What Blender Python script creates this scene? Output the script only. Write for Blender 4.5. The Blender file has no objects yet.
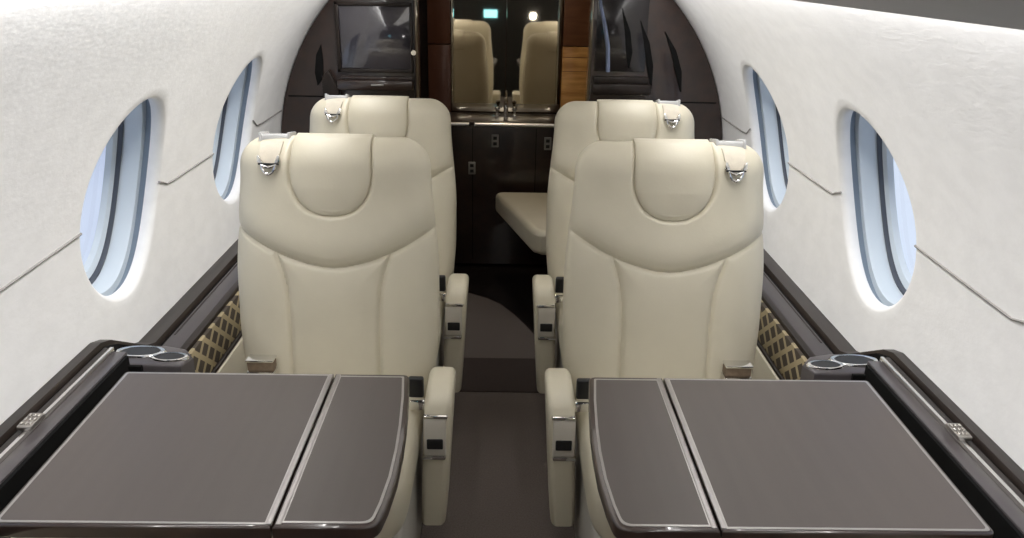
import bpy, bmesh, math, random
from mathutils import Vector, Matrix
PI = math.pi
C = bpy.context.scene.collection
random.seed(4)

# ------------------------------------------------------------------ helpers
def thing(name, label, cat, loc=(0, 0, 0), group=None):
    o = bpy.data.objects.new(name, None); C.objects.link(o)
    o.location = loc; o['label'] = label; o['category'] = cat
    o.empty_display_size = .1
    if group: o['group'] = group
    return o

def obj(name, bm, m, parent=None, smooth=True, label=None, weld=False):
    """link a bmesh (or (verts, faces)) given in the parent's own frame"""
    if isinstance(bm, tuple):
        b = bmesh.new(); vs = [b.verts.new(v) for v in bm[0]]
        for f in bm[1]:
            try: b.faces.new([vs[i] for i in f])
            except ValueError: pass
        bm = b; weld = True
    if weld: bmesh.ops.remove_doubles(bm, verts=bm.verts, dist=1e-5)
    bmesh.ops.recalc_face_normals(bm, faces=bm.faces)
    me = bpy.data.meshes.new(name); bm.to_mesh(me); bm.free()
    for p in me.polygons: p.use_smooth = smooth
    if smooth:
        try: me.set_sharp_from_angle(angle=math.radians(38))
        except Exception: pass
    me.materials.append(m)
    o = bpy.data.objects.new(name, me); C.objects.link(o)
    if parent: o.parent = parent
    if label: o['label'] = label
    return o

def tag(o, label, cat, group=None):
    o['label'] = label; o['category'] = cat
    if group: o['group'] = group
    return o

def struct(name, bm, m, **k):
    o = obj(name, bm, m, **k); o['kind'] = 'structure'; return o

def box(bm, x0, x1, y0, y1, z0, z1, r=0, seg=2):
    if x0 > x1: x0, x1 = x1, x0
    if y0 > y1: y0, y1 = y1, y0
    vs = [bm.verts.new((x, y, z)) for x in (x0, x1) for y in (y0, y1) for z in (z0, z1)]
    fs = [bm.faces.new([vs[i] for i in f]) for f in
          ((0, 1, 3, 2), (4, 6, 7, 5), (0, 4, 5, 1), (2, 3, 7, 6), (0, 2, 6, 4), (1, 5, 7, 3))]
    if r:
        es = list({e for f in fs for e in f.edges})
        bmesh.ops.bevel(bm, geom=es, offset=r, segments=seg, profile=.5, affect='EDGES')
    return bm

def bx(*a, **k):
    return box(bmesh.new(), *a, **k)

def prism(bm, pts, ax, a0, a1, r=0, seg=3):
    """extrude a 2-D polygon along axis ax; pts are the two other coords in xyz order"""
    def P(p, a):
        q = list(p); q.insert('xyz'.index(ax), a); return q
    A = [bm.verts.new(P(p, a0)) for p in pts]; B = [bm.verts.new(P(p, a1)) for p in pts]
    n = len(pts); fs = [bm.faces.new(A), bm.faces.new(B[::-1])]
    for i in range(n): fs.append(bm.faces.new((A[i], B[i], B[(i+1) % n], A[(i+1) % n])))
    if r:
        bmesh.ops.recalc_face_normals(bm, faces=fs)
        es = list({e for f in fs[:2] for e in f.edges})
        bmesh.ops.bevel(bm, geom=es, offset=r, segments=seg, profile=.5, affect='EDGES')
    return bm

def pr(*a, **k): return prism(bmesh.new(), *a, **k)

def tube(bm, pts, r, n=10, closed=False, flat=1.0):
    pts = [Vector(p) for p in pts]; N = len(pts); rings = []
    up = Vector((0, 0, 1)); prev = None
    for i, p in enumerate(pts):
        if closed: t = pts[(i+1) % N]-pts[i-1]
        else: t = pts[min(i+1, N-1)]-pts[max(i-1, 0)]
        t.normalize()
        if prev is None:
            a = t.cross(up)
            if a.length < .2: a = t.cross(Vector((1, 0, 0)))
        else: a = prev-t*prev.dot(t)
        a.normalize(); prev = a; b = t.cross(a)
        rr = r[i] if isinstance(r, (list, tuple)) else r
        rings.append([bm.verts.new(p+(a*math.cos(q)+b*math.sin(q)*flat)*rr) for q in [2*PI*k/n for k in range(n)]])
    for i in range(N if closed else N-1):
        A, B = rings[i], rings[(i+1) % N]
        for k in range(n): bm.faces.new((A[k], A[(k+1) % n], B[(k+1) % n], B[k]))
    if not closed:
        bm.faces.new(rings[0][::-1]); bm.faces.new(rings[-1])
    return bm

def tb(*a, **k): return tube(bmesh.new(), *a, **k)

def lathe(bm, prof, cx, cy, n=28, sx=1, sy=1):
    rings = [[bm.verts.new((cx+r*sx*math.cos(2*PI*k/n), cy+r*sy*math.sin(2*PI*k/n), z)) for k in range(n)] for r, z in prof]
    for A, B in zip(rings, rings[1:]):
        for k in range(n): bm.faces.new((A[k], A[(k+1) % n], B[(k+1) % n], B[k]))
    bm.faces.new(rings[0][::-1]); bm.faces.new(rings[-1])
    return bm

def ss(a, b, x):
    t = max(0., min(1., (x-a)/(b-a))); return t*t*(3-2*t)

# ---------------------------------------------------------------- materials
def mat(name, col, rough=.5, metal=0, spec=.5, coat=0, coatr=.05, noise=None, bump=None, sheen=0, emit=None, trans=0, ior=1.45, col2=None, stretch=(1, 1, 1)):
    m = bpy.data.materials.new(name); m.use_nodes = True
    nt = m.node_tree; N = nt.nodes; L = nt.links; b = N['Principled BSDF']
    b.inputs['Base Color'].default_value = (*col, 1); b.inputs['Roughness'].default_value = rough
    b.inputs['Metallic'].default_value = metal; b.inputs['Specular IOR Level'].default_value = spec
    b.inputs['Coat Weight'].default_value = coat; b.inputs['Coat Roughness'].default_value = coatr
    b.inputs['Sheen Weight'].default_value = sheen; b.inputs['IOR'].default_value = ior
    b.inputs['Transmission Weight'].default_value = trans
    if emit: b.inputs['Emission Color'].default_value = (*emit[0], 1); b.inputs['Emission Strength'].default_value = emit[1]
    tc = N.new('ShaderNodeTexCoord'); mp = N.new('ShaderNodeMapping'); L.new(tc.outputs['Object'], mp.inputs[0])
    mp.inputs['Scale'].default_value = stretch
    if noise or col2:
        sc, amt = noise or (20, .5)
        n = N.new('ShaderNodeTexNoise'); n.inputs['Scale'].default_value = sc; n.inputs['Detail'].default_value = 5
        L.new(mp.outputs[0], n.inputs['Vector'])
        c2 = col2 or tuple(c*(1-amt) for c in col)
        mx = N.new('ShaderNodeMix'); mx.data_type = 'RGBA'
        mx.inputs['A'].default_value = (*col, 1); mx.inputs['B'].default_value = (*c2, 1)
        rp = N.new('ShaderNodeMapRange'); rp.inputs['From Min'].default_value = .35; rp.inputs['From Max'].default_value = .65
        L.new(n.outputs['Fac'], rp.inputs['Value']); L.new(rp.outputs[0], mx.inputs['Factor'])
        L.new(mx.outputs['Result'], b.inputs['Base Color'])
    if bump:
        sc, st = bump
        n = N.new('ShaderNodeTexNoise'); n.inputs['Scale'].default_value = sc; n.inputs['Detail'].default_value = 4
        L.new(mp.outputs[0], n.inputs['Vector'])
        bp = N.new('ShaderNodeBump'); bp.inputs['Strength'].default_value = st; bp.inputs['Distance'].default_value = .002
        L.new(n.outputs['Fac'], bp.inputs['Height']); L.new(bp.outputs[0], b.inputs['Normal'])
    return m

M = {}
M['leather'] = mat('cream_leather', (.62, .575, .455), .42, noise=(9, .05), bump=(160, .12), sheen=.0)
M['suede'] = mat('white_suede', (.83, .83, .825), .85, noise=(26, .05), bump=(90, .25), stretch=(1, .6, 1))
M['reveal'] = mat('pale_reveal_plastic', (.55, .62, .68), .45, noise=(5, .03))
M['gasket'] = mat('dark_gasket_rubber', (.06, .07, .09), .6, noise=(8, .1))
M['slot'] = mat('grey_blue_shade_slot', (.20, .25, .31), .5, noise=(5, .1))
M['seamgrey'] = mat('grey_seam_bead', (.28, .27, .26), .6, noise=(12, .1))
M['brown'] = mat('dark_brown_gloss_trim', (.024, .017, .014), .4, spec=.3, coat=.12, coatr=.1, noise=(4, .4), stretch=(6, 1, 6))
M['wood'] = mat('dark_gloss_veneer', (.031, .016, .012), .3, coat=.8, coatr=.04, col2=(.020, .012, .010), noise=(3, .4), stretch=(8, 1, 8))
M['mahogany'] = mat('reddish_mahogany_veneer', (.075, .030, .018), .4, spec=.3, coat=.15, coatr=.1, col2=(.060, .022, .013), noise=(5, .5), stretch=(5, 5, .8))
M['walnut'] = mat('warm_lit_walnut_veneer', (.62, .34, .11), .4, spec=.3, coat=.1, coatr=.08, col2=(.36, .17, .05), noise=(6, .4), stretch=(1, 1, 6))  # golden base colour includes the warm light falling on the wood
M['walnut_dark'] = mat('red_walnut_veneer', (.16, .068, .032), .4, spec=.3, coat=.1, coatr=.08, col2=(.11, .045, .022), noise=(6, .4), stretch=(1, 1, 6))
M['tabletop'] = mat('brushed_taupe_laminate', (.097, .084, .078), .40, metal=0, spec=.28, noise=(40, .06), stretch=(1, .04, 1))
M['ledgepanel'] = mat('grey_purple_lacquer', (.070, .062, .065), .35, spec=.4, coat=.2, coatr=.1, noise=(10, .08), stretch=(6, .5, 1))
M['inlay'] = mat('pale_metal_inlay', (.42, .40, .39), .35, metal=.7, noise=(30, .06))
M['chrome'] = mat('polished_chrome', (.82, .81, .79), .12, metal=1, noise=(20, .04))
M['satin'] = mat('satin_nickel', (.50, .47, .44), .32, metal=1, noise=(60, .1))
M['black'] = mat('black_plastic', (.012, .012, .013), .35, noise=(20, .2))
M['recess'] = mat('black_recess_lining', (.008, .008, .008), .8, spec=.1, noise=(20, .2))
M['carpet'] = mat('taupe_brown_carpet', (.130, .104, .091), .95, noise=(220, .35), bump=(400, .8), sheen=.2)
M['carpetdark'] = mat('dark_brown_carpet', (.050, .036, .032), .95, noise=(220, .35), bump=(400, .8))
M['darkfloor'] = mat('dark_gloss_floor', (.014, .011, .011), .22, coat=.4, noise=(6, .3))
M['valance'] = mat('grey_valance_panel', (.42, .42, .42), .6, noise=(6, .05))
M['ceiling'] = mat('off_white_ceiling', (.70, .68, .65), .8, noise=(10, .05))
M['glossblack'] = mat('dark_glass', (.055, .050, .060), .10, coat=1, coatr=.02, spec=.8, noise=(3, .3))
M['mirror'] = mat('bronze_tinted_mirror', (.80, .71, .56), .025, metal=1, noise=(2, .05))
M['mesh_grey'] = mat('clear_grey_plastic', (.52, .52, .52), .25, noise=(9, .05), coat=.6)
M['strap'] = mat('cream_webbing', (.56, .51, .42), .6, noise=(60, .08), bump=(300, .3))
M['beltbrown'] = mat('brown_belt_webbing', (.22, .16, .11), .7, noise=(90, .2))
M['shroud'] = mat('warm_grey_shroud', (.47, .455, .42), .5, noise=(12, .05))
M['ivory'] = mat('ivory_socket_plastic', (.26, .25, .23), .4, noise=(12, .06))
M['plate'] = mat('pale_control_plate', (.58, .55, .49), .35, noise=(20, .06))
M['hinge'] = mat('dull_hinge_metal', (.36, .34, .33), .4, metal=.6, noise=(30, .08))
M['screen'] = mat('lit_cyan_screen', (.02, .03, .04), .3, emit=((.28, .80, 1.0), 3.0))
M['lampface'] = mat('lit_lamp_lens', (.8, .8, .8), .3, emit=((1, .97, .95), 22))

# window glass: clear thin pane
def glass():
    m = bpy.data.materials.new('window_glass'); m.use_nodes = True; nt = m.node_tree; N = nt.nodes; L = nt.links
    N.remove(N['Principled BSDF'])
    t = N.new('ShaderNodeBsdfTransparent'); t.inputs[0].default_value = (.93, .96, 1, 1)
    g = N.new('ShaderNodeBsdfGlossy'); g.inputs['Roughness'].default_value = .03
    lw = N.new('ShaderNodeLayerWeight'); lw.inputs[0].default_value = .25
    fr = N.new('ShaderNodeMath'); fr.operation = 'MULTIPLY'; L.new(lw.outputs['Facing'], fr.inputs[0]); fr.inputs[1].default_value = .22
    mx = N.new('ShaderNodeMixShader'); L.new(fr.outputs[0], mx.inputs[0]); L.new(t.outputs[0], mx.inputs[1]); L.new(g.outputs[0], mx.inputs[2])
    L.new(mx.outputs[0], N['Material Output'].inputs[0]); return m
M['glass'] = glass()

# lozenge-patterned fabric of the side panels (pattern runs over y and z)
def lozenge():
    m = bpy.data.materials.new('lozenge_weave_fabric'); m.use_nodes = True; nt = m.node_tree; N = nt.nodes; L = nt.links
    b = N['Principled BSDF']; b.inputs['Roughness'].default_value = .8
    tc = N.new('ShaderNodeTexCoord'); sp = N.new('ShaderNodeSeparateXYZ'); L.new(tc.outputs['Object'], sp.inputs[0])
    def mth(op, a, c):
        n = N.new('ShaderNodeMath'); n.operation = op
        for i, v in enumerate((a, c)):
            if v is None: continue
            if isinstance(v, (int, float)): n.inputs[i].default_value = v
            else: L.new(v, n.inputs[i])
        return n.outputs[0]
    y = mth('MULTIPLY', sp.outputs['Y'], 13.5); z = mth('MULTIPLY', sp.outputs['Z'], 17.)
    fs = []
    for op in ('ADD', 'SUBTRACT'):
        a = mth(op, y, z); a = mth('ADD', a, 50.); a = mth('FRACT', a, None); a = mth('SUBTRACT', a, .5); a = mth('ABSOLUTE', a, None)
        fs.append(mth('LESS_THAN', a, .345))
    k = mth('MULTIPLY', fs[0], fs[1])
    nz = N.new('ShaderNodeTexNoise'); nz.inputs['Scale'].default_value = 180; L.new(tc.outputs['Object'], nz.inputs['Vector'])
    mx = N.new('ShaderNodeMix'); mx.data_type = 'RGBA'; mx.inputs['A'].default_value = (.34, .28, .165, 1); mx.inputs['B'].default_value = (.055, .042, .030, 1)
    L.new(k, mx.inputs['Factor']); L.new(mx.outputs['Result'], b.inputs['Base Color'])
    bp = N.new('ShaderNodeBump'); bp.inputs['Strength'].default_value = .4; bp.inputs['Distance'].default_value = .002
    L.new(nz.outputs['Fac'], bp.inputs['Height']); L.new(bp.outputs[0], b.inputs['Normal'])
    return m
M['lozenge'] = lozenge()

# ------------------------------------------------------------- cabin shell
ZC, R = .75, .91
Y0, Y1, YB = -1.3, 3.25, 4.26
WY = (.99, 1.815, 2.64)        # window centres along the cabin
TC, TA, WA = .246, .264, .197 # window centre angle, half height (rad), half length
def cyl(s, y, th, r=R): return (s*r*math.cos(th), y, ZC+r*math.sin(th))

def wall_mesh(s):
    V, F = [], []
    T0, T1, NT = -.345, .955, 26
    def grid(ya, yb, ny):
        o = len(V)
        for i in range(ny+1):
            for j in range(NT+1): V.append(cyl(s, ya+(yb-ya)*i/ny, T0+(T1-T0)*j/NT))
        for i in range(ny):
            for j in range(NT):
                a = o+i*(NT+1)+j; F.append((a, a+1, a+NT+2, a+NT+1))
    def cell(yc):
        h = .30; pts = []; ny = 12
        for j in range(NT): pts.append((h, T0+(T1-T0)*j/NT))
        for i in range(ny): pts.append((h-2*h*i/ny, T1))
        for j in range(NT): pts.append((-h, T1-(T1-T0)*j/NT))
        for i in range(ny): pts.append((-h+2*h*i/ny, T0))
        n = len(pts); rings = []
        ks = [0, .12, .25, .4, .55, .7, .8, .88, .94, 1]
        for k in ks:
            o = len(V)
            for (py, pt) in pts:
                a = math.atan2((pt-TC)/TA, py/WA); e = (WA*1.07*math.cos(a), TC+TA*1.06*math.sin(a))
                V.append(cyl(s, yc+py*(1-k)+e[0]*k, pt*(1-k)+e[1]*k))
            rings.append(o)
        for sc, r in ((1.045, R+.0012), (1.02, R+.005), (1.003, R+.011), (.995, R+.020), (1.0, R+.03)):   # rounded lip turning outward
            o = len(V)
            for (py, pt) in pts:
                a = math.atan2((pt-TC)/TA, py/WA)
                V.append(cyl(s, yc+WA*sc*math.cos(a), TC+TA*sc*math.sin(a), r))
            rings.append(o)
        for A, B in zip(rings, rings[1:]):
            for k in range(n): F.append((A+k, A+(k+1) % n, B+(k+1) % n, B+k))
    prev = Y0
    for yc in WY:
        grid(prev, yc-.3, max(2, int((yc-.3-prev)/.1))); cell(yc); prev = yc+.3
    grid(prev, YB, 12)
    return V, F

for s, side in ((-1, 'left'), (1, 'right')):
    w = struct('wall_'+side, wall_mesh(s), M['suede'])
    # lower wall from the ledge down to the floor
    V, F = [], []
    prof = [cyl(s, 0, -.345), (s*.86, 0, .30), (s*.82, 0, .12), (s*.80, 0, 0)]
    for y in (Y0, YB):
        for p in prof: V.append((p[0], y, p[2]))
    for i in range(3): F.append((i, i+1, i+5, i+4))
    obj('lower_wall', (V, F), M['suede'], w, smooth=False)
    # thin seam beads at mid-window height, dipping behind each window
    segs = [[(-1.25, .945), (.785, .945)], [(1.195, .957), (1.26, .938), (1.612, .950)],
            [(2.018, .956), (2.05, .946), (2.075, .936), (2.12, .934), (2.437, .935)], [(2.843, .962), (2.865, .952), (2.90, .934), (2.97, .931), (3.245, .930)]]
    bm = bmesh.new()
    for sg in segs:
        pts = []
        for (ya, za), (yb, zb) in zip(sg, sg[1:]):
            for k in range(6):
                y = ya+(yb-ya)*k/6; z = za+(zb-za)*k/6; pts.append((y, z))
        pts.append(sg[-1])
        tube(bm, [cyl(s, y, math.asin((z-ZC)/R), R-.0005) for y, z in pts], .0028, 6)
    t = struct('trim_1' if s < 0 else 'trim_2', bm, M['seamgrey'])

    # windows
    for i, yc in enumerate(WY):
        def ring(sy, st, r, dy=0, n=72):
            return [cyl(s, yc+dy+WA*sy*math.cos(2*PI*k/n), TC+TA*st*math.sin(2*PI*k/n), r) for k in range(n)]
        def loft(rs):
            V, F = [], []
            for q in rs: V += q
            n = len(rs[0])
            for a in range(len(rs)-1):
                for k in range(n): F.append((a*n+k, a*n+(k+1) % n, (a+1)*n+(k+1) % n, (a+1)*n+k))
            return V, F
        fr = struct('window_%d' % (i+1 + (3 if s > 0 else 0)),
                    loft([ring(1.0, 1.0, R+.028), ring(1.05, 1.05, R+.032), ring(1.05, 1.05, R+.048)]), M['slot'])
        obj('reveal', loft([ring(1.05, 1.05, R+.048), ring(.985, .985, R+.050), ring(.97, .97, R+.058), ring(.95, .95, R+.092)]), M['reveal'], fr)
        obj('gasket', loft([ring(.95, .95, R+.092), ring(.925, .925, R+.0905), ring(.915, .915, R+.095), ring(.915, .915, R+.102)]), M['gasket'], fr)
        obj('outer_frame', loft([ring(.915, .915, R+.102), ring(.86, .86, R+.108), ring(.84, .84, R+.122)]), M['reveal'], fr)
        V = ring(.84, .84, R+.121); V2 = [cyl(s, yc, TC, R+.121)]
        rs = [V]+[ring(.84*q, .84*q, R+.121) for q in (.66, .33)]
        VV, FF = loft(rs); VV += V2; n = len(V)
        for k in range(n): FF.append((2*n+k, 2*n+(k+1) % n, 3*n))
        obj('pane', (VV, FF), M['glass'], fr)

# floor, ceiling, end walls
struct('floor', bx(-.82, .82, Y0, YB, -.04, 0), M['carpet'], smooth=False)
bm = bmesh.new()
cp = []
for s in (-1, 1):
    dz = .005 if s < 0 else -.003
    pts = [(s*.496, 1.452+dz), (s*.502, 1.453+dz), (s*.503, 1.470), (s*.496, 1.473), (s*.40, 1.503), (s*.38, 1.50), (s*.38, 1.49)]
    b = pr(pts if s > 0 else pts[::-1], 'y', Y0, Y1)
    v = struct('trim_3' if s < 0 else 'trim_4', b, M['valance'], smooth=False)
prof = [(math.copysign(1, t)*x, z) for t, x, z in [(-1, .525, 1.49), (-1, .50, 1.55), (-1, .40, 1.60), (-1, .38, 1.49), (-1, .36, 1.49), (-1, .34, 1.60), (-1, .2, 1.63), (1, .2, 1.63), (1, .34, 1.60), (1, .36, 1.49), (1, .38, 1.49), (1, .40, 1.60), (1, .50, 1.55), (1, .525, 1.49)]]
V, F = [], []
for y in (Y0, YB):
    for x, z in prof: V.append((x, y, z))
n = len(prof)
for i in range(n-1): F.append((i, i+1, i+n+1, i+n))
struct('ceiling', (V, F), M['ceiling'], smooth=False)
struct('wall_front', bx(-.95, .95, Y0-.04, Y0, 0, 1.66), M['black'], smooth=False)
struct('wall_rear', bx(-.95, .95, YB, YB+.04, 0, 1.66), M['wood'], smooth=False)

# dark brown band across the aisle, and vestibule floor
mt = obj('aisle_dark_band', bx(-.30, .30, 2.63, 2.90, 0, .004), M['carpetdark'], smooth=False)
tag(mt, 'dark brown band crossing the aisle between the armrests', 'carpet')
pts = [(-.48, YB-.09), (-.48, 3.70), (-.30, 3.66), (-.15, 3.59), (-.06, 3.525), (0, 3.46), (.06, 3.35), (.11, 3.235), (.145, 3.14), (.22, 3.02), (.32, 2.95), (.48, 2.93), (.48, YB-.09)]
fl = obj('vestibule_floor', pr(pts, 'z', 0, .006), M['darkfloor'], smooth=False)
tag(fl, 'dark glossy floor panel with curved edge at the end of the aisle', 'floor panel')

# ------------------------------------------------------------- side ledges
def side_ledge(s):
    side = 'left' if s < 0 else 'right'
    root = thing('side_ledge', 'dark gloss ledge with round cup holders and lozenge fabric along the %s cabin wall' % side, 'ledge', (0, 0, 0), 'ledges below the windows')
    X = lambda a: s*a
    # front rail (beside the table): high part, sloping jog, lower rear part
    def band(xs, zs_front, zs_rear, ya, yb, dj=0, xr=None):
        """profile points (x, z) swept along y with the step down at y 1.63-1.80"""
        path = [(ya, 0), (1.60+dj, 0), (1.64+dj, .12), (1.76+dj, .88), (1.80+dj, 1), (yb, 1)]
        V, F = [], []; n = len(xs)
        for y, k in path:
            for x0, x1, z0, z1 in zip(xs, xr or xs, zs_front, zs_rear): V.append((X(x0*(1-k)+x1*k), y, z0*(1-k)+z1*k))
        for i in range(len(path)-1):
            for j in range(n): F.append((i*n+j, i*n+(j+1) % n, (i+1)*n+(j+1) % n, (i+1)*n+j))
        F.append(tuple(range(n))); F.append(tuple(range((len(path)-1)*n, len(path)*n)))
        return V, F
    z = [.55, .694, .700, .700, .690, .55]; zr = [.50, .598, .604, .604, .594, .50]
    obj('rail', band([.925, .912, .904, .882, .876, .870], z, zr, Y0+.01, Y1-.005, xr=[.925, .912, .902, .856, .849, .844]), M['brown'], root)
    obj('groove', band([.876, .876, .868, .866], [.60, .690, .690, .60], [.50, .592, .592, .50], Y0+.01, Y1-.005, xr=[.848, .848, .840, .838]), M['recess'], root)
    # front section: second rail, chrome strip, grey band, black table slot
    obj('inner_rail', bx(X(.868), X(.851), Y0+.01, 1.585, .60, .697, r=.003), M['brown'], root)
    obj('chrome_strip', bx(X(.851), X(.842), Y0+.01, 1.578, .60, .702, r=.002), M['chrome'], root, label='pale metal strip')
    obj('grey_band', bx(X(.842), X(.812), Y0+.01, 1.572, .60, .694, r=.002), M['ledgepanel'], root)
    b = bx(X(.812), X(.805), Y0+.01, 1.56, .50, .690); box(b, X(.812), X(.778), 1.552, 1.56, .50, .668); 
    obj('table_slot', b, M['recess'], root, smooth=False, label='black slot the table folds into')
    b = bx(X(.803), X(.792), Y0+.01, 1.56, 0.05, .60, r=.002)
    obj('lower_panel', b, M['leather'], root)
    # hinge latch block on the chrome strip
    la = obj('latch', bx(X(.864), X(.837), 1.243, 1.292, .700, .710, r=.003), M['satin'], root)
    b = bmesh.new()
    for i in range(3):
        for j in range(3): box(b, X(.8615-.008*i), X(.8560-.008*i), 1.249+.014*j, 1.258+.014*j, .710, .7125, r=.001, seg=1)
    obj('knurling', b, M['satin'], la)
    # cup holder deck at the end of the table slot
    obj('cup_deck', pr([(X(.866), 1.562), (X(.866), 1.640), (X(.84), 1.658), (X(.765), 1.658), (X(.712), 1.642), (X(.684), 1.604), (X(.696), 1.562)], 'z', .45, .668, r=.008), M['ledgepanel'], root)
    for cx, cy, rx, ry in ((.806, 1.618, .054, .026), (.732, 1.594, .040, .019)):
        b = lathe(bmesh.new(), [(.80, .6685), (.84, .6725), (1, .6730), (1.08, .6695), (1.08, .6670), (.7, .6670)], X(cx), cy, 36, rx, ry)
        c = obj('cup_holder', b, M['chrome'], root, label='chrome rimmed oval holder')
        obj('cup_well', lathe(bmesh.new(), [(.80, .6720), (.74, .6695), (.60, .6688), (.3, .6686)], X(cx), cy, 36, rx, ry), M['black'], c)
    # rear section
    obj('shelf_panel', bx(X(.840), X(.788), 1.70, Y1-.005, .50, .596, r=.002), M['ledgepanel'], root)
    obj('shelf_edge', bx(X(.788), X(.768), 1.70, Y1-.005, .50, .602, r=.004), M['brown'], root)
    b = bx(X(.834), X(.831), 1.86, Y1-.01, .596, .5975)
    obj('inlay_line', b, M['brown'], root, smooth=False)
    obj('fabric_panel', bx(X(.768), X(.756), 1.60, Y1-.005, .482, .592, r=.004), M['lozenge'], root, label='lozenge patterned woven fabric panel')
    obj('fabric_edge', bx(X(.766), X(.750), 1.60, Y1-.005, .470, .482, r=.003), M['brown'], root)
    obj('kick_panel', bx(X(.765), X(.745), 1.575, Y1-.005, .02, .469, r=.004), M['leather'], root)
    return root
for s in (-1, 1): side_ledge(s)

# ------------------------------------------------------------------- seats
TOP = .684      # length of the backrest along its slope
def W(v):
    w = .246+.016*ss(-.05, .22, v)-.021*ss(.32, .62, v)
    r = .075
    if v > TOP-r:
        q = min(1, (v-(TOP-r))/r); w = w-r+r*math.sqrt(max(0, 1-q*q))
    if v < .04:
        q = min(1, (.04-v)/.09); w = w-.03*q*q
    return w
def dist(pl, u, v):
    d = 9
    for (a, b), (c, e) in zip(pl, pl[1:]):
        dx, dy = c-a, e-b; t = ((u-a)*dx+(v-b)*dy)/(dx*dx+dy*dy); t = max(0, min(1, t))
        d = min(d, math.hypot(u-a-t*dx, v-b-t*dy))
    return d
def yoke_v(u): return .357+.105*(abs(u)/.26)**1.7      # dip of the yoke seam
YOKE = [(-.27+.54*k/24, yoke_v(-.27+.54*k/24)) for k in range(25)]
SIDE = [[(sg*x, v) for x, v in ((.145, yoke_v(.145)), (.128, .345), (.118, .30), (.113, .22), (.113, .10), (.115, -.06))] for sg in (-1, 1)]
HW, HB = .100, .491                                  # headrest half width / bottom
def head_hw(v):                                       # half width of the headrest insert
    r = .105
    if v < HB+r:
        q = (HB+r-v)/r; return HW*math.sqrt(max(0, 1-q*q))**.85
    return HW-.004*ss(HB+r, TOP, v)
def front_base(u, v):
    w = max(W(v), 1e-4); t = min(1, abs(u)/w)
    e = (1-t**3.6)**(1/2.2)
    tv = 1.
    if v > TOP-.09: q = (v-(TOP-.09))/.09; tv = math.sqrt(max(0, 1-q**2.4))
    return (.020+.062*tv)*e*(tv**.5)
def front(u, v):
    d0 = dist(YOKE, u, v)
    w = front_base(u, v)
    ds = min(dist(SIDE[0], u, v), dist(SIDE[1], u, v)) if v < yoke_v(u)+.01 else 9
    d = min(d0, ds)
    w += .009*(1-math.exp(-d/.026))-.0065*math.exp(-(d/.0055)**2)
    if v > yoke_v(u): w += .006*math.exp(-((v-yoke_v(u)-.050)/.05)**2)*ss(0, .03, v-yoke_v(u))   # full roll just above the seam
    return w

HEADLINE = [(sg*head_hw(v), v) for sg, vv in ((-1, [TOP+.02-k*.006 for k in range(34)]), (1, [TOP+.02-33*.006+k*.006 for k in range(34)])) for v in vv if v > HB]
_i = len(HEADLINE)//2
HEADLINE = HEADLINE[:_i]+[(-.03, HB+.0035), (0, HB), (.03, HB+.0035)]+HEADLINE[_i:]
def backrest_mesh():
    nu, nv = 150, 230
    vs = [-.05+(TOP+.05)*(1-(1-k/nv)**1.25) for k in range(nv+1)]
    V, F = [], []
    for v in vs:
        w = W(min(v, TOP-1e-4))
        for i in range(nu+1):
            t = -math.cos(PI*i/nu)*.45+(-1+2*i/nu)*.55
            u = t*w; dh = dist(HEADLINE, u, v) if v > HB-.03 and abs(u) < .14 else 9
            V.append((u, -(front(u, v)-.012*math.exp(-(dh/.0055)**2)), v))
    n = nu+1; N1 = len(V)
    for a in range(nv):
        for b in range(nu): F.append((a*n+b, a*n+b+1, (a+1)*n+b+1, (a+1)*n+b))
    mu = 24
    for v in vs:
        w = W(min(v, TOP-1e-4))
        tv = 1.
        if v > TOP-.08: q = (v-(TOP-.08))/.08; tv = math.sqrt(max(0, 1-q**2.4))
        for i in range(mu+1):
            t = -math.cos(PI*i/mu); e = (1-abs(t)**4)**(1/2.6)
            V.append((t*w, front(t*w, v)*0+.085*tv*e*(1-.25*ss(.3, .7, v)), v))
    m = mu+1
    for a in range(nv):
        for b in range(mu): F.append((N1+a*m+b, N1+(a+1)*m+b, N1+(a+1)*m+b+1, N1+a*m+b+1))
    for a in range(nv):      # side strips between the two halves
        F.append((a*n, (a+1)*n, N1+(a+1)*m, N1+a*m)); F.append((a*n+nu, N1+a*m+mu, N1+(a+1)*m+mu, (a+1)*n+nu))
    F.append(tuple(range(nu, -1, -1))+tuple(N1+k for k in range(m)))
    a = nv; F.append(tuple(a*n+k for k in range(n))+tuple(N1+a*m+k for k in range(mu, -1, -1)))
    return V, F

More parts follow.
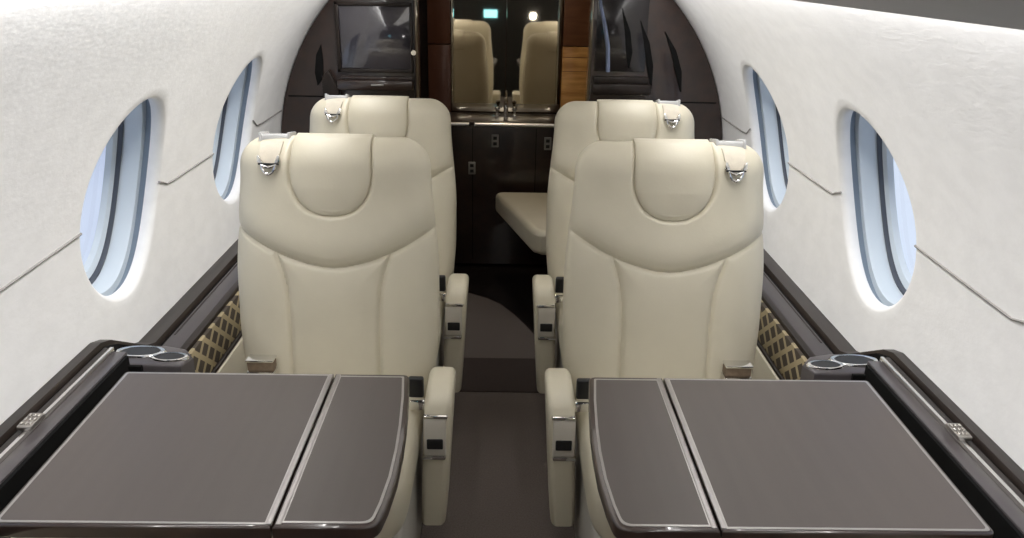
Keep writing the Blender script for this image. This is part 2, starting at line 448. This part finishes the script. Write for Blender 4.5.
def headrest_mesh():
    """U-shaped insert standing a little proud of the backrest and wrapping over its top"""
    nu, nv = 48, 90; V, F = [], []
    T2 = TOP+.007
    vs = []
    for j in range(nv+1):
        q = j/nv
        vs.append(HB+.0008+(T2-HB-.0008)*(q**1.5 if q < .25 else (.125+(1-(1-(q-.25)/.75)**1.5)*.875)))
    hb = []
    for v in vs:
        hw = head_hw(v); vp = min(v*TOP/T2, TOP-1e-4); dv = min(1, (v-HB)/.07)
        tv = 1.
        if v > T2-.09: z = (v-(T2-.09))/.09; tv = math.sqrt(max(0, 1-z**2.4))
        for i in range(nu+1):
            t = -math.cos(PI*i/nu); u = t*hw; e = (1-abs(t)**4)**.5
            V.append((u, -(front(u, vp)*(tv**.25 if v > TOP else 1) - .009 + .017*e*dv**.45)*(1 if tv > .02 else 0), v))
            k = ss(T2-.14, T2-.10, v)
            hb.append((u*.985, -.004*(1-k)+k*(.084*tv*(1-.25*ss(.3, .7, v))+.004*tv), v-.0005))
    n = nu+1; N1 = len(V); V += hb
    for a in range(nv):
        for b in range(nu):
            F.append((a*n+b, a*n+b+1, (a+1)*n+b+1, (a+1)*n+b)); F.append((N1+a*n+b, N1+(a+1)*n+b, N1+(a+1)*n+b+1, N1+a*n+b+1))
        F.append((a*n, (a+1)*n, N1+(a+1)*n, N1+a*n)); F.append((a*n+nu, N1+a*n+nu, N1+(a+1)*n+nu, (a+1)*n+nu))
    for b in range(nu):
        F.append((b, N1+b, N1+b+1, b+1)); F.append((nv*n+b, nv*n+b+1, N1+nv*n+b+1, N1+nv*n+b))
    return V, F

def cushion_mesh():
    """rounded seat cushion with soft crown"""
    V, F = [], []; nx, ny = 28, 28
    def sup(a, p): return math.copysign(abs(a)**p, a)
    rings = []
    for j in range(25):
        ph = -PI/2+PI*j/24
        for i in range(64):
            th = 2*PI*i/64
            cx = sup(math.cos(th), .28); sy = sup(math.sin(th), .28)
            r = sup(math.cos(ph), .35); z = sup(math.sin(ph), .6)
            V.append((cx*r*.236, sy*r*.28, z*.085+.012*(1-(cx*r)**2)*(z > 0)))
    for j in range(24):
        for i in range(64): F.append((j*64+i, j*64+(i+1) % 64, (j+1)*64+(i+1) % 64, (j+1)*64+i))
    return V, F

def make_seat(s, loc, recline, label):
    """s=+1: aisle on the local +x side (left-hand seat), s=-1 mirrored; faces -y"""
    root = thing('passenger_seat', label, 'seat', loc, 'cream leather passenger seats')
    bk = obj('backrest', backrest_mesh(), M['leather'], root)
    bk.location = (0, .165, .405); bk.rotation_euler = (-recline, 0, 0)
    hr = obj('headrest', headrest_mesh(), M['leather'], bk)
    # harness: clear guide on top of outer shoulder, cream tongue, metal buckle
    ux = -s*.147
    g = bmesh.new(); box(g, ux-.036, ux+.036, -.034, .030, TOP-.016, TOP+.004, r=.005, seg=3)
    box(g, ux-.039, ux-.031, -.037, .032, TOP-.018, TOP+.009, r=.003); box(g, ux+.031, ux+.039, -.037, .032, TOP-.018, TOP+.009, r=.003)
    obj('harness_guide', g, M['mesh_grey'], bk, label='clear plastic belt guide')
    def fy(v): return -front(ux, v)-.004
    st = bmesh.new()
    pv = [TOP-.012, TOP-.020, TOP-.030, TOP-.043, TOP-.054, TOP-.063]
    V, F = [], []
    for k, v in enumerate(pv):
        wd = (.027, .027, .0265, .024, .018, .012)[k]
        y = fy(v) if v < TOP-.012 else min(fy(TOP-.012), -.03)
        for x in (-wd, wd):
            V.append((ux+x, y-.001, v)); V.append((ux+x, y-.007, v))
    for k in range(len(pv)-1):
        a = 4*k; b = a+4; F += [(a, b, b+1, a+1), (a+2, a+3, b+3, b+2), (a+1, b+1, b+3, a+3), (a, a+2, b+2, b)]
    F += [(0, 1, 3, 2), (len(V)-4, len(V)-2, len(V)-1, len(V)-3)]
    obj('harness_strap', (V, F), M['strap'], bk, label='cream shoulder belt tongue')
    yb = fy(TOP-.072)-.010
    bl = tb([(ux+a, yb, TOP+b) for a, b in ((-.017, -.067), (-.015, -.077), (-.009, -.086), (0, -.091), (.009, -.086), (.015, -.077), (.017, -.067), (.009, -.071), (0, -.074), (-.009, -.071))], .0042, 8, closed=True)
    for q in (-1, 1):
        prism(bl, [(ux+q*.027, TOP-.043), (ux+q*.028, TOP-.062), (ux+q*.013, TOP-.064), (ux+q*.022, TOP-.045)], 'y', yb-.002, yb+.008, r=.0015, seg=2)
    bar = bx(ux-.025, ux+.025, yb-.003, yb+.003, TOP-.0675, TOP-.0630, r=.001)
    obj('slot_bar', bar, M['black'], bk)
    obj('harness_buckle', bl, M['chrome'], bk, label='chrome shoulder belt buckle')
    # cushion, base
    cu = obj('cushion', cushion_mesh(), M['leather'], root); cu.location = (-s*.006, -.115, .400)
    obj('base', pr([(-.375, .28), (-.36, .12), (-.31, .03), (.18, .03), (.26, .12), (.28, .28), (.28, .325), (-.375, .325)], 'x', -.222-.006*s, .222-.006*s, r=.018, seg=4), M['shroud'], root)
    pl = bx(-.15, .15, -.22, .16, 0, .035, r=.006); obj('floor_mount', pl, M['satin'], root)
    # armrests (aisle one has a control plate on its front)
    def arm(xt, xb, th, yf):
        """xt / xb: centre at top / bottom; yf: front face"""
        out = [(yf+.004, .145), (yf-.004, .26), (yf-.002, .38), (yf, .455), (yf+.008, .490), (yf+.026, .512), (yf+.060, .521), (yf+.15, .519), (yf+.185, .508), (yf+.195, .48), (yf+.185, .27), (yf+.16, .15), (yf+.09, .125), (yf+.03, .13)]
        b = pr(out, 'x', -th, th, r=.017, seg=5)
        for v in b.verts:
            k = (v.co.z-.13)/(.39); v.co.x = v.co.x*(.90+.10*k)+xb+(xt-xb)*k
        return b
    yf = -.070
    a = obj('armrest', arm(s*.278, s*.258, .0345, yf), M['leather'], root)
    cx = lambda z: s*(.258+.020*(z-.13)/.39)
    for (z0, z1, pm, nm, d) in ((.468, .477, 'chrome', 'latch_bar', .007), (.352, .364, 'chrome', 'latch_bar', .008)):
        x = cx(z0)-.004*s
        obj(nm, bx(x-.029, x+.029, yf-.010, yf+.002, z0, z1, r=.003), M[pm], a, label='chrome bar')
    x = cx(.42)-.004*s
    p = bx(x-.027, x+.027, yf-.009, yf+.002, .364, .468, r=.003)
    obj('control_plate', p, M['plate'], a, label='pale plate with black button')
    obj('button', bx(x-.020, x+.020, yf-.013, yf-.006, .384, .412, r=.003), M['black'], a)
    ao = obj('armrest', arm(-s*.272, -s*.258, .024, yf+.02), M['leather'], root)
    for v in ao.data.vertices:
        v.co.z = min(v.co.z, .3+(v.co.z-.3)*.75)
    # lap belt: black end fitting by the aisle arm, metal buckle at the outer side
    xb_ = s*.222
    e = bx(xb_-.019, xb_+.019, -.045, -.028, .505, .560, r=.006, seg=3)
    bb = obj('belt_end', e, M['black'], root, label='black belt end fitting')
    b2 = bx(xb_-.022, xb_+.022, -.044, -.026, .470, .497, r=.004); 
    obj('belt_clip', b2, M['chrome'], bb)
    xo = -s*.182
    lb = obj('belt_buckle', bx(xo-.034, xo+.034, .055, .085, .520, .547, r=.004), M['beltbrown'], root, label='lap belt buckle with bright metal rims')
    b3 = bx(xo-.035, xo+.035, .050, .086, .547, .553, r=.002); box(b3, xo-.035, xo+.035, .050, .086, .514, .520, r=.002)
    obj('buckle_rim', b3, M['chrome'], lb)
    # belt webbing running down between cushion and backrest
    obj('belt_webbing', tb([(xo, .07, .522), (xo*1.02, .085, .47), (xo*1.03, .09, .44), (xo*1.03, .10, .40)], .016, 8, flat=.25), M['beltbrown'], root)
    return root

def dup(root, loc, label, recline):
    """copy of a seat with copies of its parts and sub-parts"""
    r = root.copy(); C.objects.link(r); r.location = loc; r['label'] = label
    for ch in list(root.children):
        c = ch.copy(); C.objects.link(c); c.parent = r
        if ch.name.startswith('backrest'): c.rotation_euler = (-recline, 0, 0)
        for g in ch.children:
            d = g.copy(); C.objects.link(d); d.parent = c
    return r

RN, RF = math.radians(9.0), math.radians(14.0)
nl = make_seat(1, (-.424, 1.755, 0), RN, 'cream leather seat behind the left table, facing the camera')
nr = make_seat(-1, (.429, 1.755, 0), RN, 'cream leather seat behind the right table, facing the camera')
dup(nl, (-.420, 2.455, -.010), 'cream leather seat in the far row on the left, partly hidden behind the nearer one', RF)
dup(nr, (.420, 2.455, -.010), 'cream leather seat in the far row on the right, partly hidden behind the nearer one', RF)

# ------------------------------------------------------------------ tables
def table(s):
    side = 'left' if s < 0 else 'right'
    root = thing('folding_table', 'brushed taupe two-leaf folding table with pale inlay on the %s of the aisle' % side, 'table', (0, 0, 0), 'fold-out tables')
    Z = .70
    def rounded(pts, r, n=6):
        out = []; N = len(pts)
        for i in range(N):
            p = Vector(pts[i]); a = Vector(pts[i-1])-p; b = Vector(pts[(i+1) % N])-p
            rr = r[i]
            if rr <= 0: out.append(tuple(p)); continue
            A = p+a.normalized()*rr; B = p+b.normalized()*rr
            for k in range(n+1):
                t = k/n; out.append(tuple(A*(1-t)**2+p*2*t*(1-t)+B*t*t))
        return out
    def inset(pts, d):
        out = []; N = len(pts)
        c = sum((Vector(p) for p in pts), Vector((0, 0)))/N
        for i in range(N):
            p = Vector(pts[i]); a = (p-Vector(pts[i-1])).normalized(); b = (Vector(pts[(i+1) % N])-p).normalized()
            t = (a+b).normalized(); nrm = Vector((-t.y, t.x))
            if nrm.dot(c-p) < 0: nrm = -nrm
            k = max(.5, abs(nrm.dot(Vector((-a.y, a.x)))))
            out.append(tuple(p+nrm*d/k))
        return out
    def leaf(name, raw, rad, fn):
        outline = rounded(raw, rad); ra = [max(0, q-fn) if q else 0 for q in rad]
        m = lambda q: [(s*x, y) for x, y in q]
        body = obj(name, pr(m(outline), 'z', Z-.026, Z-.001, r=.004), M['wood'], root, label='dark gloss edged table leaf')
        a = m(rounded(inset(raw, fn), ra)); b = m(rounded(inset(raw, fn+.0045), ra)); n = len(a)
        V = [(x, y, Z-.0012) for x, y in a]+[(x, y, Z) for x, y in a]+[(x, y, Z) for x, y in b]+[(x, y, Z-.0012) for x, y in b]
        F = []
        for k in range(n):
            j = (k+1) % n
            for q in range(3): F.append((q*n+k, q*n+j, (q+1)*n+j, (q+1)*n+k))
        obj('inlay_strip', (V, F), M['inlay'], body, smooth=False, label='pale metal inlay line')
        obj('top_panel', pr(b, 'z', Z-.0012, Z-.0002), M['tabletop'], body, smooth=False, label='brushed taupe top')
    yf, yb = .990, 1.474
    leaf('main_leaf', [(.3425, yf), (.3425, yb), (.772, yb), (.764, yf)], [0, 0, .010, .014], .006)
    arc = [(.187, yb), (.177, 1.38), (.170, 1.28), (.1670, 1.20), (.1675, 1.12), (.173, 1.05), (.182, yf)]
    leaf('aisle_leaf', [(.3395, yb)]+arc+[(.3395, yf)], [0, .014, 0, 0, 0, 0, 0, .026, 0], .010)
    # hinge: twin bright strips with a dark joint
    for x in (.3465, .3315):
        obj('hinge_strip', bx(s*(x-.0045), s*(x+.0045), yf+.006, yb-.005, Z-.004, Z+.0012, r=.0012, seg=2), M['hinge'], root, label='bright hinge strip')
    for y in (1.06, 1.23, 1.40): obj('hinge_barrel', tb([(s*.341, y-.05, Z-.030), (s*.341, y+.05, Z-.030)], .005, 10), M['chrome'], root)
    # arms carrying the table out of the side slot
    for y in (1.09, 1.37): obj('support_arm', bx(s*.40, s*.768, y, y+.025, Z-.060, Z-.027, r=.003), M['satin'], root)
    return root
for s in (-1, 1): table(s)

# ---------------------------------------------------- rear cabinets, mirror
def arch_poly(xin, s, r=R-.004, top=1.60):
    pts = [(s*xin, 0.0), (s*.79, 0.0), (s*.81, .12), (s*.85, .30)]
    for k in range(0, 27):
        th = -.50+1.62*k/26
        x, z = r*math.cos(th), ZC+r*math.sin(th)
        if z > .36: pts.append((s*x, min(z, top)))
    pts = [p for i, p in enumerate(pts) if i == 0 or (Vector(p)-Vector(pts[i-1])).length > 1e-4]
    pts.append((s*xin, pts[-1][1]))
    return pts

def crescent(y, cx, z0, z1, bulge, w, lean, d0, d1):
    """crescent shaped solid between y+d0 and y+d1 (x-z outline)"""
    P = []; n = 16
    for k in range(n+1):
        t = k/n; P.append((cx+lean*t+bulge*(math.sin(PI*(.5+t*.5))-0)-0, z1+(z0-z1)*t))
    Q = []
    for k in range(n+1):
        t = k/n; x, z = P[k]; Q.append((x+w*math.sin(PI*t)**.8, z))
    pts = Q+P[-2:0:-1]
    return pr(pts, 'y', y+d0, y+d1)

# left cabinet
lc = thing('wardrobe_cabinet', 'dark gloss bulkhead cabinet with inset screen behind the left seats', 'cabinet', (0, 0, 0), None)
obj('carcass', pr(arch_poly(.346, -1), 'y', Y1, Y1+.16, r=.004), M['wood'], lc)

sc = bmesh.new()
for a in ((-.655, -.640, 1.085, 1.352), (-.366, -.356, 1.085, 1.352), (-.655, -.356, 1.085, 1.100), (-.655, -.356, 1.337, 1.352)):
    box(sc, a[0], a[1], Y1-.016, Y1, a[2], a[3], r=.003)
fr = obj('screen_frame', sc, M['brown'], lc)
obj('screen_glass', bx(-.640, -.366, Y1-.007, Y1, 1.100, 1.337, r=.002), M['glossblack'], fr, label='dark reflective glass')
b = bx(-.655, -.356, Y1-.050, Y1, 1.020, 1.060, r=.008); box(b, -.640, -.360, Y1-.030, Y1, 1.060, 1.072, r=.003)
obj('shelf', b, M['wood'], lc)
obj('shelf_lip', bx(-.52, -.47, Y1-.054, Y1-.05, 1.040, 1.046, r=.001), M['inlay'], lc)
obj('dark_reflection', pr([(-.740, 1.03), (-.748, 1.08), (-.738, 1.15), (-.716, 1.19), (-.712, 1.13), (-.716, 1.06)], 'y', Y1-.004, Y1), M['recess'], lc, smooth=False)  # dark reflection in the gloss, built as a thin black shape
obj('corner_block', pr([(-.715, .98), (-.715, 1.07), (-.690, 1.095), (-.650, 1.02), (-.650, .98)], 'y', Y1-.035, Y1, r=.004), M['brown'], lc)
b = bx(-.355, -.347, Y1-.012, Y1, .55, 1.45, r=.003)
obj('door_stile', b, M['brown'], lc)
b = lathe(bmesh.new(), [(.004, -.004), (.010, -.003), (.011, 0), (.010, .004)], 0, 0, 16)
bmesh.ops.rotate(b, verts=b.verts, cent=(0, 0, 0), matrix=Matrix.Rotation(PI/2, 3, 'X')); bmesh.ops.translate(b, verts=b.verts, vec=(-.353, Y1-.016, 1.165))
obj('push_latch', b, M['chrome'], lc)
obj('kick_line', bx(-.86, -.35, Y1-.003, Y1, .985, .990), M['recess'], lc, smooth=False)

# right cabinet
rc = thing('galley_cabinet', 'dark gloss bulkhead cabinet with painted curved reflections behind the right seats', 'cabinet', (0, 0, 0), None)
obj('carcass', pr(arch_poly(.346, 1), 'y', Y1, Y1+.16, r=.004), M['wood'], rc)
for nm, x0, x1, ma, mb, lb in (('veneer_panel', -.385, -.272, 'mahogany', 'mahogany', 'reddish mahogany panel left of the mirror at the aisle end'), ('veneer_panel', .300, .46, 'walnut', 'walnut_dark', 'walnut panel with painted warm light right of the mirror at the aisle end')):
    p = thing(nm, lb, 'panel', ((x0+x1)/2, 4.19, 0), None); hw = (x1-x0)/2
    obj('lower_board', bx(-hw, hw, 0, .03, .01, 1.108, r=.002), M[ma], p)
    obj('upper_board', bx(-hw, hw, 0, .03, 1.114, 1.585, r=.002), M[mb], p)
    for z in (1.055, .985): obj('groove_line', bx(-hw, hw, -.0008, 0, z, z+.003), M[mb], p, smooth=False)
M['smoked'] = mat('smoked_dark_glass', (.016, .013, .014), .18, coat=.4, coatr=.08, noise=(3, .3))
obj('glass_panel', bx(.360, .560, Y1-.006, Y1, 1.105, 1.40, r=.002), M['smoked'], rc, label='dark reflective glass')
b = bx(.350, .585, Y1-.050, Y1, 1.020, 1.062, r=.008); box(b, .355, .575, Y1-.034, Y1, 1.062, 1.088, r=.004)
obj('shelf', b, M['brown'], rc)
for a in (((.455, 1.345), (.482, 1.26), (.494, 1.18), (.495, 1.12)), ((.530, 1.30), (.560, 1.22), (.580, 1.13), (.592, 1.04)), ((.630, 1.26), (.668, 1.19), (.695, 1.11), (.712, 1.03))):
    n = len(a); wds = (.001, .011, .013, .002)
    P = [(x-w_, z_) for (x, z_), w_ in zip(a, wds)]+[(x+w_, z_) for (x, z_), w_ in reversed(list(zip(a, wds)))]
    obj('dark_reflection', pr(P, 'y', Y1-.008, Y1), M['recess'], rc, smooth=False)  # curved reflections on the veneer, modelled as flat black crescents
obj('pale_reflection', tb([(.362, Y1-.010, 1.42), (.372, Y1-.010, 1.35), (.392, Y1-.010, 1.28), (.408, Y1-.010, 1.20), (.414, Y1-.010, 1.105)], [.010, .013, .016, .017, .016], 10, flat=.5), mat('blue_grey_reflection', (.26, .31, .46), .4, metal=.1, noise=(10, .1)), rc, label='painted pale blue grey window reflection')  # bluish window reflection on the gloss, modelled as a coloured tube
obj('kick_line', bx(.35, .86, Y1-.003, Y1, .985, .990), M['recess'], rc, smooth=False)

# vanity counter with base cabinet
va = thing('vanity_cabinet', 'black gloss vanity cabinet under the mirror at the aisle end', 'cabinet', (0, 0, 0))
obj('carcass', bx(-.52, .52, 3.94, 4.185, .02, .755, r=.004), M['wood'], va)
obj('counter', bx(-.52, .52, 3.925, 4.186, .755, .770, r=.004), M['wood'], va)
me_ = mat('bright_counter_edge', (.95, .94, .92), .35, metal=.85, noise=(20, .03))
for xa, xb in ((-.262, -.165), (-.138, .285)): obj('counter_edge', tb([(xa, 3.917, .7590), (xb, 3.917, .7590)], .0090, 16), me_, va, label='bright white counter edging')
b = bx(-.150, -.147, 3.935, 3.94, .05, .74); box(b, .165, .168, 3.935, 3.94, .05, .74)
obj('door_gap', b, M['recess'], va, smooth=False)
for x, z_ in ((-.037, .675), (.225, .665), (-.152, .535)):
    p = obj('socket_plate', bx(x-.018, x+.018, 3.932, 3.94, z_-.032, z_+.032, r=.003), M['ivory'], va)
    b = bx(x-.009, x+.009, 3.930, 3.934, z_+.006, z_+.022, r=.001); box(b, x-.009, x+.009, 3.930, 3.934, z_-.022, z_-.006, r=.001)
    obj('socket_slot', b, M['black'], p)
# faucet
fa = thing('faucet', 'small chrome faucet on the counter in front of the mirror', 'faucet', (.015, 4.09, .7702))
obj('spout', tb([(0, .03, 0), (0, .03, .05), (0, .02, .078), (0, 0, .088), (0, -.03, .080), (0, -.04, .068)], [.013, .011, .010, .009, .008, .008], 14), M['chrome'], fa)
for x in (-.045, .045):
    h = obj('handle', lathe(bmesh.new(), [(.013, 0), (.012, .006), (.007, .012), (.007, .024), (.012, .028), (.013, .040), (.008, .046)], x, .02, 16), M['chrome'], fa)

# mirror made of two leaves, each turned a touch inward
mr = thing('mirror', 'tall bronze tinted two-leaf mirror above the vanity counter', 'mirror', (0, 0, 0))
xm = .012; ang = math.radians(.9)
for s, x0, x1 in ((-1, -.268, xm-.001), (1, xm+.001, .296)):
    b = bx(x0, x1, 4.205, 4.215, .7715, 1.56, r=.001, seg=1)
    bmesh.ops.rotate(b, verts=b.verts, cent=(xm, 4.21, 0), matrix=Matrix.Rotation(math.radians(-1.05 if s < 0 else .5), 3, 'Z'))
    obj('mirror_leaf', b, M['mirror'], mr, smooth=False)
b = bx(-.29, .315, 4.228, 4.25, .60, 1.575, r=.002)
obj('backing', b, M['wood'], mr)

# fold-out jump seat cushion in the vestibule
js = thing('jump_seat', 'cream padded fold-out seat at the far end of the aisle', 'seat', (0, 0, 0))
out = [(-.030, 3.80), (.005, 3.815), (.490, 3.815), (.510, 3.80), (.510, 3.45), (.490, 3.43), (.325, 3.43), (.318, 3.42), (.318, 3.20), (.300, 3.185), (.170, 3.185), (.130, 3.22)]
def soft(pts, z0, z1, y=None):
    b = pr(pts, 'z', z0, z1, r=.028, seg=5)
    bmesh.ops.triangulate(b, faces=[f for f in b.faces if len(f.verts) > 4]); return b
obj('cushion', soft(out, .340, .452), M['leather'], js)
obj('support_frame', pr([(.10, 3.72), (.50, 3.72), (.50, 3.46), (.20, 3.46)], 'z', .305, .339, r=.004), M['black'], js)
obj('bracket', pr([(.30, .31), (.48, .31), (.46, .0), (.34, .0)], 'y', 3.50, 3.68), M['satin'], js, smooth=False)

# forward end of the cabin (behind the camera; seen in the mirror)
sc = tag(obj('display_panel', bx(-.445, -.275, Y0-.002, Y0+.018, .90, 1.00, r=.004), M['black']), 'small lit cyan display reflected in the rear mirror', 'display')
obj('screen', bx(-.437, -.283, Y0+.018, Y0+.020, .907, .993), M['screen'], sc, smooth=False)
lp = bmesh.new(); lathe(lp, [(.05, 0), (.05, .010), (.040, .016)], 0, 0, 24)
bmesh.ops.rotate(lp, verts=lp.verts, cent=(0, 0, 0), matrix=Matrix.Rotation(-PI/2, 3, 'X')); bmesh.ops.translate(lp, verts=lp.verts, vec=(.43, Y0-.002, .93))
wl = tag(obj('round_lamp', lp, M['satin']), 'small round bright lamp reflected in the rear mirror', 'lamp')
lp = bmesh.new(); lathe(lp, [(.036, 0), (.036, .003), (.03, .005)], 0, 0, 24)
bmesh.ops.rotate(lp, verts=lp.verts, cent=(0, 0, 0), matrix=Matrix.Rotation(-PI/2, 3, 'X')); bmesh.ops.translate(lp, verts=lp.verts, vec=(.43, Y0+.0135, .93))
obj('lamp_lens', lp, M['lampface'], wl)

# ------------------------------------------------------------------- light
def area(name, loc, rot, sx, sy, e, col, spread=180):
    l = bpy.data.lights.new(name, 'AREA'); l.shape = 'RECTANGLE'; l.size = sx; l.size_y = sy
    l.energy = e; l.color = col; l.spread = math.radians(spread)
    o = bpy.data.objects.new(name, l); C.objects.link(o); o.location = loc; o.rotation_euler = rot
    return o
LEN = 3.9; YM = 1.2
for s in (-1, 1):   # LED wash strips behind the valance
    area('cove_light', (s*.526, YM, 1.482), (0, -s*math.radians(34), 0), .016, LEN, 13.5, (1, .98, .965), 140)
area('ceiling_fill', (0, .9, 1.60), (0, 0, 0), .34, 3.6, 5.5, (1, .96, .90))  # soft fill added for seats and tables, no visible fitting
area('vestibule_fill', (.0, 3.75, 1.56), (0, 0, 0), .08, .08, 2.0, (1, .84, .62))  # small warm fill added to brighten the aisle end, no visible fitting

w = bpy.data.worlds.new('world'); bpy.context.scene.world = w; w.use_nodes = True
N = w.node_tree.nodes; L = w.node_tree.links; bg = N['Background']
tc = N.new('ShaderNodeTexCoord'); nz = N.new('ShaderNodeTexNoise'); nz.inputs['Scale'].default_value = 3.2; nz.inputs['Detail'].default_value = 3
L.new(tc.outputs['Generated'], nz.inputs['Vector'])
rp = N.new('ShaderNodeValToRGB'); rp.color_ramp.elements[0].position = .40; rp.color_ramp.elements[0].color = (.48, .54, .72, 1)
rp.color_ramp.elements[1].position = .62; rp.color_ramp.elements[1].color = (.72, .79, .92, 1)
L.new(nz.outputs['Fac'], rp.inputs[0]); L.new(rp.outputs[0], bg.inputs[0]); bg.inputs[1].default_value = 1.1

# ------------------------------------------------------------------ camera
f, VP, ROLL, H = 800., (505., -37.), math.radians(1.1), 1.5
Yc = Vector((VP[0]-512, 269-VP[1], -f)).normalized()
Xc = Vector((math.cos(ROLL), -math.sin(ROLL), 0)); Xc = (Xc-Yc*Xc.dot(Yc)).normalized()
Zc = Xc.cross(Yc)
cam = bpy.data.cameras.new('camera'); co = bpy.data.objects.new('camera', cam); C.objects.link(co)
m3 = Matrix((Xc, Yc, Zc)); co.matrix_world = Matrix.Translation((0, 0, H)) @ m3.to_4x4()
cam.sensor_width = 36; cam.lens = f*36/1024; cam.clip_start = .02
bpy.context.scene.camera = co
vs = bpy.context.scene.view_settings
vs.view_transform = 'Standard'; vs.look = 'None'; vs.gamma = 1; vs.use_curve_mapping = False; vs.exposure = 0.0
